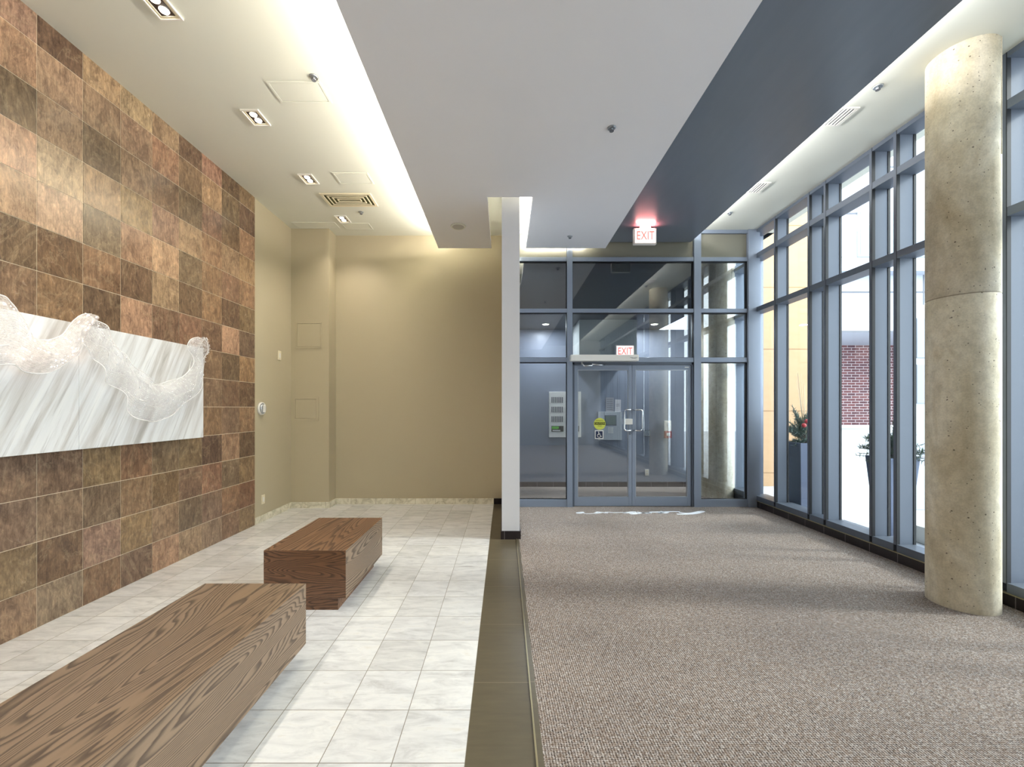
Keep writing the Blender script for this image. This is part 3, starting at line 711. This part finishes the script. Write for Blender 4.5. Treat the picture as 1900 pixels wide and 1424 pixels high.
# vestibule outlet
def plate(px, py, y, label, cat, name='outlet_plate', w_=.075, h_=.12):
    a = vest(px, py, y); r = root(name, (a.x, y, a.z), label, cat)
    MB().box(a.x-w_/2, a.x+w_/2, y-.008, y, a.z-h_/2, a.z+h_/2, bevel=.003).build('faceplate', M['plastic'], r)
    for dz in (-.025, .025): MB().box(a.x-.016, a.x+.016, y-.010, y-.008, a.z+dz-.012, a.z+dz+.012, bevel=.001).build('socket', M['cream'], r)
plate(1200.3, 877, YV, 'white power outlet low on the vestibule wall', 'outlet')

# ------------------------------------------------------------------ concrete columns
def column(x, y, r_, label):
    r = root('concrete_column', (x, y, 0), label, 'column')
    b = MB(); seg = 64; prof = [(r_, 0.0), (r_, 2.304), (r_-.003, 2.308), (r_-.003, 2.312), (r_, 2.316), (r_, ZC)]
    rings = [[b.bm.verts.new((x+q*math.cos(2*math.pi*k/seg), y+q*math.sin(2*math.pi*k/seg), z)) for k in range(seg)] for q, z in prof]
    for A, B in zip(rings, rings[1:]):
        for k in range(seg): b.bm.faces.new((A[k], A[(k+1) % seg], B[(k+1) % seg], B[k])).smooth = True
    b.build('shaft', M['concrete'], r)
    b = MB(); a0 = math.radians(-62); e = 1.0006
    b.prism([(x+(r_+d)*math.cos(a0+s), y+(r_+d)*math.sin(a0+s), 3.3) for d, s in ((-.01, -.012), (.0035, -.006), (.0035, .006), (-.01, .012))], (0, 0, ZC-3.3))
    b.build('formwork_seam', M['concrete'], r)
    return r
column(3.46, 3.14, .197, 'round bare concrete column standing on the carpet by the windows')
column(3.57, 6.97, .26, 'round concrete column inside the vestibule behind the entrance glazing')

# ------------------------------------------------------------------ ceiling things
def downlight(x, y, i):
    r = root('downlight', (x, y, ZC), ['square twin-lamp downlight nearest the viewer, cut by the top edge', 'second square twin-lamp downlight, beside the large ceiling hatch',
             'third square twin-lamp downlight, left of the small hatch', 'farthest square twin-lamp downlight, beyond the slatted grille', 'unseen twin-lamp fill light added above the viewer',
             'unseen twin-lamp fill light added behind the viewer'][min(i, 5)], 'downlight', 'twin downlights over the marble floor')
    a, b_ = .08, .105; b = MB()
    for q in ((-a, -a+.012, -b_, b_), (a-.012, a, -b_, b_), (-a+.012, a-.012, -b_, -b_+.012), (-a+.012, a-.012, b_-.012, b_)):
        b.box(x+q[0], x+q[1], y+q[2], y+q[3], ZC-.014, ZC-.0005)
    b.build('trim_ring', M['plastic'], r)
    MB().box(x-.050, x+.050, y-.078, y+.078, ZC-.004, ZC-.001).build('cavity', M['darkhole'], r)
    b = MB()
    for q in ((-.068, -.050, -.093, .093), (.050, .068, -.093, .093), (-.05, .05, -.093, -.078), (-.05, .05, .078, .093)): b.box(x+q[0], x+q[1], y+q[2], y+q[3], ZC-.008, ZC-.001)
    b.build('inner_reflector', M['cream'], r)
    for s in (-.038, .038):
        MB().cyl((x, y+s, ZC-.004), (0, 0, -1), .03, .026, .007, 20).build('lamp', M['lens'], r)
    d = bpy.data.lights.new('downlight_beam', 'SPOT'); d.energy = 27; d.color = (1, .90, .78); d.spot_size = math.radians(120); d.spot_blend = .9; d.shadow_soft_size = .04
    o = bpy.data.objects.new('downlight_beam', d); COL.objects.link(o); o.parent = r; o.location = (0, 0, -.03)
DLY = [2.73, 3.79, 4.81, 5.83, 1.70, .67, -.36, -1.4, -2.4]  # entries after the visible row are unseen lamps added as fill
for i, y in enumerate(DLY): downlight(-2.27, y, i)
def hatch(x0, x1, y0, y1, label):
    r = root('ceiling_hatch', ((x0+x1)/2, (y0+y1)/2, ZC), label, 'access hatch')
    b = MB(); t = .018
    for q in ((x0, x0+t, y0, y1), (x1-t, x1, y0, y1), (x0+t, x1-t, y0, y0+t), (x0+t, x1-t, y1-t, y1)): b.box(*q, ZC-.006, ZC-.0005)
    b.build('hatch_frame', M['ceiling'], r)
    MB().box(x0+t+.004, x1-t-.004, y0+t+.004, y1-t-.004, ZC-.004, ZC-.0005).build('hatch_door', M['ceiling'], r)
hatch(-1.94, -1.50, 3.37, 3.61, 'larger flush ceiling hatch nearest the viewer')
hatch(-1.945, -1.545, 4.68, 4.92, 'flush ceiling hatch between the downlights and the glowing cove')
hatch(-2.36, -1.95, 5.96, 6.17, 'flush ceiling hatch close to the back wall')
hatch(-3.05, -2.43, 5.93, 6.13, 'long flush ceiling hatch above the corner chase')
# square diffuser grille
g = root('air_grille', (-1.975, 5.295, ZC), 'large slatted air grille in the white ceiling near the back wall', 'air vent')
x0, x1, y0, y1 = -2.29, -1.66, 5.13, 5.46
b = MB(); t = .03
for q in ((x0, x0+t, y0, y1), (x1-t, x1, y0, y1), (x0+t, x1-t, y0, y0+t), (x0+t, x1-t, y1-t, y1)): b.box(*q, ZC-.012, ZC-.0005)
b.build('frame', M['cream'], g)
MB().box(x0+t, x1-t, y0+t, y1-t, ZC-.003, ZC-.001).build('backing', M['olive'], g)
for k in range(3):
    for (a0, a1, bb0, bb1) in ((x0+t+.035+k*.05, x1-t-.035-k*.05, y0+t+.022+k*.04, y1-t-.022-k*.04),):
        b = MB(); s = .013
        b.box(a0, a0+s, bb0, bb1, ZC-.012, ZC-.003); b.box(a1-s, a1, bb0, bb1, ZC-.012, ZC-.003)
        b.box(a0+s, a1-s, bb0, bb0+s, ZC-.012, ZC-.003); b.box(a0+s, a1-s, bb1-s, bb1, ZC-.012, ZC-.003)
        b.build('louvre_ring', M['cream'], g)
def sprinkler(x, y, z, label):
    r = root('sprinkler_head', (x, y, z), label, 'sprinkler', 'ceiling sprinkler heads')
    MB().cyl((x, y, z-.0005), (0, 0, -1), .036, .030, .008, 24).build('escutcheon', M['silver'], r)
    MB().cyl((x, y, z-.008), (0, 0, -1), .010, .008, .012, 12).tube([(x-.014, y, z-.01), (x-.015, y, z-.018), (x, y, z-.026)], .003, 6).tube([(x+.014, y, z-.01), (x+.015, y, z-.018), (x, y, z-.026)], .003, 6).build('yoke', M['silver'], r)
    MB().cyl((x, y, z-.026), (0, 0, -1), .018, .018, .003, 16).build('deflector', M['greyprint'], r)
sprinkler(-1.53, 3.33, ZC, 'sprinkler head beside the larger ceiling hatch')
sprinkler(-1.945, 5.63, ZC, 'sprinkler head just beyond the slatted air grille')
sprinkler(.886, 3.43, ZS, 'nearer sprinkler head on the grey soffit')
sprinkler(.884, 5.60, ZS, 'farther sprinkler head on the grey soffit')
sprinkler(3.087, 3.43, ZC, 'nearer sprinkler head in the white strip by the windows')
sprinkler(3.07, 5.65, ZC, 'farther sprinkler head in the white strip by the windows')
sp = root('ceiling_speaker', (-.59, 5.29, ZS), 'flat round cream disc under the left end of the soffit', 'ceiling disc')
MB().cyl((-.59, 5.29, ZS-.0005), (0, 0, -1), .098, .09, .010, 40).build('rim', M['ceiling'], sp)
MB().cyl((-.59, 5.29, ZS-.010), (0, 0, -1), .075, .07, .004, 40).build('cover', M['backpaint'], sp)
def slot_vent(x0, x1, y0, y1, label):
    r = root('slot_vent', ((x0+x1)/2, (y0+y1)/2, ZC), label, 'air vent', 'slot vents by the windows')
    b = MB(); t = .014
    for q in ((x0, x0+t, y0, y1), (x1-t, x1, y0, y1), (x0+t, x1-t, y0, y0+t), (x0+t, x1-t, y1-t, y1)): b.box(*q, ZC-.01, ZC-.0005)
    b.build('frame', M['plastic'], r)
    MB().box(x0+t, x1-t, y0+t, y1-t, ZC-.003, ZC-.001).build('backing', M['greyprint'], r)
    for k in range(4):
        xx = x0+t+.012+k*(x1-x0-2*t)/4
        MB().box(xx, xx+.014, y0+t, y1-t, ZC-.010, ZC-.003).build('louvre', M['plastic'], r)
slot_vent(2.985, 3.14, 3.66, 3.90, 'nearer louvred vent in the white strip by the windows')
slot_vent(2.985, 3.14, 4.88, 5.12, 'farther louvred vent in the white strip by the windows')

# ------------------------------------------------------------------ wall fittings on the beige walls
def wplate(px, py, label, cat, name, w_=.075, h_=.13):
    a = at(px, py, X=XL-.012); r = root(name, (XL-.012, a.y, a.z), label, cat); x = XL-.012
    MB().box(x, x+.01, a.y-w_/2, a.y+w_/2, a.z-h_/2, a.z+h_/2, bevel=.003).build('faceplate', M['cream'], r)
    MB().box(x+.01, x+.014, a.y-w_/5, a.y+w_/5, a.z-h_/4, a.z+h_/4, bevel=.001).build('insert', M['plastic'], r)
wplate(518, 660, 'cream sensor plate high on the narrow beige wall', 'wall plate', 'sensor_plate')
wplate(487.5, 927, 'cream power outlet low on the narrow beige wall', 'outlet', 'outlet_plate', .07, .12)
a = at(484, 758.5, X=XL-.012); x = XL-.012
al = root('fire_alarm_horn', (x, a.y, a.z), 'round white fire alarm horn beside the end of the slate wall', 'alarm')
MB().cyl((x, a.y, a.z), (1, 0, 0), .085, .080, .025, 40).build('base_ring', M['plastic'], al)
MB().cyl((x+.025, a.y, a.z), (1, 0, 0), .068, .05, .018, 40).build('dome', M['silver'], al)
MB().box(x+.025, x+.052, a.y-.025, a.y+.025, a.z-.05, a.z+.05, bevel=.006).build('strobe', M['plastic'], al)
def chase_panel(px0, px1, py0, py1, raised, label):
    a, c = at(px0, py0, Y=6.15), at(px1, py1, Y=6.15); r = root('access_panel', ((a.x+c.x)/2, 6.15, (a.z+c.z)/2), label, 'access panel')
    t = .03 if raised else .012; b = MB()
    for q in ((a.x, a.x+t, c.z, a.z), (c.x-t, c.x, c.z, a.z), (a.x+t, c.x-t, c.z, c.z+t), (a.x+t, c.x-t, a.z-t, a.z)): b.box(q[0], q[1], 6.142, 6.15, q[2], q[3])
    b.build('panel_frame', M['beige'], r)
    MB().box(a.x+t+.006, c.x-t-.006, 6.144, 6.15, c.z+t+.006, a.z-t-.006, bevel=.002).build('panel_door', M['beige'], r)
chase_panel(550, 597, 599, 646, False, 'upper square beige access panel on the corner chase')
chase_panel(544.5, 591.5, 737, 781, True, 'lower square beige access panel on the corner chase')

# ------------------------------------------------------------------ benches
def bench(x0, x1, y0, y1, z0, z1, label, mats, px0, px1, py0, py1, seams):
    r = root('wooden_bench', ((x0+x1)/2, (y0+y1)/2, 0), label, 'bench', 'oak block benches')
    b = MB(); b.box(x0, x1, y0, y1, z0, z1, bevel=.0025)
    for f in b.bm.faces:
        f.normal_update(); n = f.normal
        f.material_index = 1 if abs(n.y) > .7 else (2 if abs(n.x) > .7 else 0)
    b.build('seat_block', mats, r)
    MB().box(px0, px1, py0, py1, 0, z0).build('plinth', [mats[1]], r)
    return r
bench(-1.784, -1.181, .64, 2.471, .08, .439, 'long oak block bench in the left foreground, cut by the photo bottom',
      [M['oak'], M['oakend'], M['oakside']], -1.70, -1.27, .72, 2.40, None)
bench(-1.765, -1.162, 3.04, 3.948, .088, .439, 'shorter oak block bench standing behind the foreground bench',
      [M['oakwarm'], M['oakend'], M['oakside']], -1.70, -1.222, 3.047, 3.88, None)

# ------------------------------------------------------------------ marble panel and draped sculpture
XP = -3.05
mp = root('marble_wall_panel', (XP, 2.6, 1.64), 'long veined white marble panel mounted on the slate wall', 'wall panel')
for ya, yb in ((-.9, .95), (.952, 2.975), (2.977, 4.205)):
    MB().box(XP-.025, XP, ya, yb, 1.185, 2.088, bevel=.002).build('marble_slab', M['panelmarble'], mp)
MB().box(XL, XP-.025, -.7, 4.05, 1.30, 1.98).build('mounting_frame', M['grout'], mp)

def catmull(pts, n):
    pts = [Vector((p[0], p[1], 0)) for p in pts]
    P = [2*pts[0]-pts[1]]+pts+[2*pts[-1]-pts[-2]]; out = []
    seg = len(pts)-1
    for i in range(n+1):
        t = i/n*seg; k = min(int(t), seg-1); u = t-k; a, b, c, d = P[k:k+4]
        out.append(.5*((2*b)+(c-a)*u+(2*a-5*b+4*c-d)*u*u+(3*b-a-3*c+d)*u**3))
    # even arc-length
    L = [0]
    for p, q in zip(out, out[1:]): L.append(L[-1]+(q-p).length)
    res = []; j = 0
    for i in range(n+1):
        s = L[-1]*i/n
        while j < n-1 and L[j+1] < s: j += 1
        f = (s-L[j])/max(1e-9, L[j+1]-L[j]); res.append(out[j].lerp(out[j+1], f))
    return res
def sheet(name, up, lo, mat, parent, bulge, ruffle, ph, n=220, m=30, x0=XP+.02, rims=True, shrink=(0, 1)):
    U, Lw = catmull(up, n), catmull(lo, n); b = MB(); uvl = b.bm.loops.layers.uv.new('UVMap'); grid = []
    for i in range(n+1):
        row = []
        for j in range(m+1):
            s = shrink[0]+(shrink[1]-shrink[0])*j/m; t = i/n
            p = U[i].lerp(Lw[i], s); q = at(p.x, p.y, X=-2.96)
            dep = bulge*math.sin(math.pi*min(1, .15+.8*s))+ruffle*(math.sin(t*46+ph+3*s)*.5+math.sin(t*21+ph*2-5*s)*.5)*(.35+s)
            dz = ruffle*.5*math.sin(t*38+ph+7*s)
            row.append(b.bm.verts.new((max(x0+.004, x0+.045+dep), q.y+.4*dz, q.z+dz*.6)))
        grid.append(row)
    for i in range(n):
        for j in range(m):
            f = b.bm.faces.new((grid[i][j], grid[i+1][j], grid[i+1][j+1], grid[i][j+1])); f.smooth = True
            for l, (a_, c_) in zip(f.loops, ((i, j), (i+1, j), (i+1, j+1), (i, j+1))): l[uvl].uv = (a_/n, c_/m)
    top = [v.co.copy() for v in (g_[0] for g_ in grid)]; bot = [v.co.copy() for v in (g_[-1] for g_ in grid)]
    pts = [g_[k].co.copy() for g_ in grid for k in (4, 9, 15, 20, 25)]
    o = b.build(name, mat, parent)
    if rims:
        MB().tube(top, .0032, 6).build('rim', M['rim'], o); MB().tube(bot, .0038, 6).build('rim', M['rim'], o)
    return o, pts
gs = root('draped_wall_sculpture', (XP+.05, 2.6, 1.9), 'rippled clear acrylic drape sculpture swagged across the marble panel', 'sculpture')
up1 = [(-330, 640), (-200, 560), (-90, 575), (-40, 545), (0, 547), (14, 562), (30, 590), (46, 615), (66, 629), (88, 631), (110, 621), (126, 600), (134, 591), (147, 583), (163, 584)]
lo1 = [(-340, 700), (-220, 720), (-110, 700), (-60, 680), (0, 676), (30, 680), (60, 690), (90, 691), (118, 680), (140, 663), (150, 642), (158, 622), (166, 600)]
up2 = [(152, 583), (170, 588), (192, 606), (205, 630), (215, 650), (232, 660), (243, 676), (262, 693), (288, 711), (315, 707), (338, 697), (352, 680), (354, 660), (346, 643), (350, 631), (366, 627)]
lo2 = [(150, 615), (160, 645), (172, 666), (190, 681), (202, 704), (216, 716), (234, 733), (240, 757), (254, 779), (285, 783), (315, 775), (336, 758), (360, 733), (378, 706), (383, 684), (379, 667), (391, 652), (388, 637), (374, 628)]
s1, pts1 = sheet('lit_swag', up1, lo1, M['sheerglow'], gs, .10, .022, .4)
s2, pts2 = sheet('clear_swag', up2, lo2, M['sheer'], gs, .09, .028, 1.9)
sheet('inner_fold', up1, lo1, M['sheerglow'], gs, .04, .035, 2.6, rims=True, shrink=(.12, .72))
sheet('inner_fold', up2, lo2, M['sheer'], gs, .03, .04, 4.1, rims=True, shrink=(.10, .62))
rb = random.Random(3)
b = MB()
for q in rb.sample([q for q in pts1 if q.y > 2.2], 95): b.ball(q+Vector((-.012, 0, 0)), rb.uniform(.0022, .0048), 6)
o = b.build('led_beads', M['bead'], s1); o['kind'] = 'stuff'
b = MB()
for q in rb.sample(pts2, 130): b.ball(q+Vector((.006, 0, 0)), rb.uniform(.0022, .0048), 6)
o = b.build('crystal_beads', M['crystal'], s2); o['kind'] = 'stuff'
for y, z in ((2.62, 1.83), (2.95, 1.86), (2.2, 1.88)):
    d = bpy.data.lights.new('swag_glow', 'POINT'); d.energy = .05; d.color = (1, .76, .60); d.shadow_soft_size = .03
    o = bpy.data.objects.new('swag_glow', d); COL.objects.link(o); o.location = (XP+.055, y, z)

# ------------------------------------------------------------------ white script lettering on the carpet by the doors (seen upside down)
def fl(cx_, cy_):
    return at(1040+cx_*.15263, 930+cy_*.1527, Z=.006)
strokes = [
    ([(1415, 160), (1500, 161), (1590, 158), (1660, 150), (1720, 135), (1745, 126), (1700, 126), (1650, 136), (1600, 146), (1560, 150), (1500, 149), (1455, 141), (1440, 133)], .016),
    ([(1450, 131), (1380, 129), (1310, 130), (1240, 130), (1215, 124)], .014),
    ([(1310, 134), (1280, 146), (1235, 145), (1195, 148), (1250, 138), (1270, 132)], .016),
    ([(1215, 133), (1150, 135), (1100, 136), (1060, 150), (1010, 146), (960, 140), (930, 133)], .015),
    ([(1110, 146), (1050, 145), (980, 148), (900, 158), (850, 156), (880, 148), (930, 143)], .015),
    ([(920, 134), (860, 133), (800, 141), (765, 146), (830, 146), (880, 138)], .014),
    ([(770, 140), (700, 141), (650, 143), (600, 138), (560, 136), (530, 144), (580, 146)], .009),
    ([(540, 142), (490, 138), (450, 134), (430, 143), (415, 150), (470, 146), (500, 140)], .014),
    ([(420, 150), (360, 155), (310, 154), (270, 146)], .007),
    ([(285, 136), (250, 138), (200, 146), (240, 149), (280, 142)], .016)]
b = MB()
for ctl, hw in strokes:
    c = catmull(ctl, 60); P = [fl(q.x, q.y) for q in c]; Ls = []; Rs = []
    for i, p_ in enumerate(P):
        t = (P[min(i+1, 60)]-P[max(i-1, 0)]); t.z = 0
        if t.length < 1e-6: t = Vector((1, 0, 0))
        t.normalize(); nrm = Vector((-t.y, t.x, 0)); w_ = 1.5*hw*(.55+.45*abs(t.x))
        Ls.append(b.bm.verts.new(p_+nrm*w_)); Rs.append(b.bm.verts.new(p_-nrm*w_))
    for i in range(60): b.bm.faces.new((Ls[i], Ls[i+1], Rs[i+1], Rs[i]))
o = b.build('floor_lettering', M['whitevinyl']); tag(o, 'white script lettering lying on the carpet before the entrance doors', 'floor lettering')

# ------------------------------------------------------------------ outside
struct('floor', MB().box(4.0, 40, -14, 40, -.12, -.02), M['ground'], 'pale paving outside the windows')
o = box('stone_clad_wall', M['orange'], None, 3.98, 5.98, 7.95, 8.6, -.02, 9.0); tag(o, 'buff stone-clad building wall just outside the corner windows', 'wall')
o = MB().box(6.0, 30, 7.75, 8.05, -.02, 1.10).box(5.99, 30, 7.73, 8.07, 1.10, 1.14).build('retaining_wall', M['lowwall']); tag(o, 'low white concrete wall across the paving', 'wall')
bd = root('brick_building', (14, 14, 0), 'building opposite with brick ground floor and white projecting upper storeys', 'building')
MB().box(7.5, 30, 14, 18, -.02, 3.6).build('brick_wall', M['brick'], bd)
up = MB().box(7.0, 30, 11.6, 18, 3.6, 12).build('upper_storeys', M['stucco'], bd)
b = MB()
for z in (3.6, 4.7, 5.35, 6.9, 8.2): b.box(6.99, 30, 11.585, 11.6, z, z+.04)
for x in (9.0, 10.35, 11.7, 13.0): b.box(x, x+.025, 11.587, 11.6, 3.64, 5.35)
b.build('cladding_joint', M['greyprint'], bd)
MB().box(6.9, 30, 11.25, 11.6, 5.2, 5.36).build('balcony_slab', M['stucco'], bd)
for x in (8.4, 9.85, 11.3, 12.8):
    f = MB().box(x, x+1.05, 11.56, 11.6, 5.7, 7.0).build('window_frame', M['stucco'], bd)
    MB().box(x+.06, x+.5, 11.55, 11.56, 5.76, 6.94).box(x+.55, x+.99, 11.55, 11.56, 5.76, 6.94).build('window_pane', M['winblue'], f)

# planters
def needles(b, base, tip, n, ln, rr):
    base, tip = Vector(base), Vector(tip); d = (tip-base); dn = d.normalized()
    b.tube([base, base.lerp(tip, .5)+Vector((0, 0, .01)), tip], [.005, .004, .002], 5, 1)
    for i in range(n):
        p_ = base.lerp(tip, rr.uniform(.1, 1)); v = Vector((rr.uniform(-1, 1), rr.uniform(-1, 1), rr.uniform(-.6, 1))).normalized()
        v = (v+dn*.8).normalized(); s = v.cross(Vector((.3, .2, 1))).normalized()*.005
        q = p_+v*ln*rr.uniform(.6, 1.1)
        b.bm.faces.new([b.bm.verts.new(k) for k in (p_-s, p_+s, q)])
def planter(x, y, top, bot, h, label, spread, hgt, fol, seed, twigs, balls):
    r = root('tall_planter', (x, y, -.02), label, 'planter')
    b = MB(); A = [b.bm.verts.new((x+sx*bot, y+sy*bot, -.02)) for sx, sy in ((-1, -1), (1, -1), (1, 1), (-1, 1))]
    B = [b.bm.verts.new((x+sx*top, y+sy*top, h)) for sx, sy in ((-1, -1), (1, -1), (1, 1), (-1, 1))]
    C_ = [b.bm.verts.new((x+sx*(top-.03), y+sy*(top-.03), h)) for sx, sy in ((-1, -1), (1, -1), (1, 1), (-1, 1))]
    D_ = [b.bm.verts.new((x+sx*(top-.03), y+sy*(top-.03), h-.05)) for sx, sy in ((-1, -1), (1, -1), (1, 1), (-1, 1))]
    for P, Q in ((A, B), (B, C_), (C_, D_)):
        for k in range(4): b.bm.faces.new((P[k], P[(k+1) % 4], Q[(k+1) % 4], Q[k]))
    b.bm.faces.new(A[::-1]); b.bm.faces.new(D_)
    b.build('pot', M['planter'], r)
    rr = random.Random(seed); b = MB()
    for i in range(90):
        a_ = rr.uniform(0, 2*math.pi); e = rr.uniform(.0, 1); R = spread*rr.uniform(.5, 1)*(1-e*.55)
        base = (x+rr.uniform(-.04, .04), y+rr.uniform(-.04, .04), h-.05+e*hgt*.45)
        tip = (x+R*math.cos(a_), y+R*math.sin(a_), h+.02+e*hgt*rr.uniform(.6, 1)-.10*(1-e))
        tip = (max(tip[0], 4.0), tip[1], tip[2]); needles(b, base, tip, 60, .07, rr)
    b.build('evergreen_foliage', [fol, M['bark']], r)
    if twigs:
        b = MB()
        for i in range(14):
            a_ = rr.uniform(0, 2*math.pi); b.tube([(x, y, h-.04), (x+.03*math.cos(a_), y+.03*math.sin(a_), h+.35), (x+.10*math.cos(a_), y+.10*math.sin(a_), h+rr.uniform(.7, 1.0))], [.004, .003, .002], 5)
        b.build('twigs', M['twig'], r)
    for q in range(balls):
        MB().ball((4.085+.04*q, 5.66, 1.245+.055*q), .03, 14).build('red_ornament', M['berry'], r)
planter(4.24, 5.86, .20, .17, 1.0, 'square slate blue planter with silvery evergreens, pale twigs and red ornaments', .36, .50, M['folpale'], 4, True, 2)
planter(4.62, 4.95, .17, .105, .90, 'tapered dark blue planter with spreading spruce boughs just left of the column', .42, .50, M['fol'], 9, False, 0)
tr = root('potted_sapling', (4.72, 4.55, -.02), 'thin bare sapling in a small pale pot beside the concrete column view', 'potted tree')
MB().box(4.60, 4.84, 4.43, 4.67, -.02, .17, bevel=.01).build('pot', M['pot'], tr)
MB().tube([(4.72, 4.55, .15), (4.74, 4.56, .5), (4.72, 4.55, .85), (4.75, 4.55, 1.2)], [.022, .018, .014, .006], 8).tube([(4.73, 4.55, .7), (4.66, 4.5, .95)], .005, 5).tube([(4.72, 4.55, .8), (4.80, 4.6, 1.05)], .005, 5).build('trunk', M['bark'], tr)
dsg = root('directory_sign', (6.25, 6.1, -.02), 'white outdoor sign post with two stacked grey panels, half hidden by the column', 'sign')
MB().box(6.0, 6.5, 6.1, 6.18, -.02, 3.0, bevel=.01).build('post', M['stucco'], dsg)
for z0, z1 in ((1.55, 2.12), (2.22, 2.80)): MB().box(6.05, 6.45, 6.085, 6.10, z0, z1, bevel=.004).build('sign_panel', M['signgrey'], dsg)
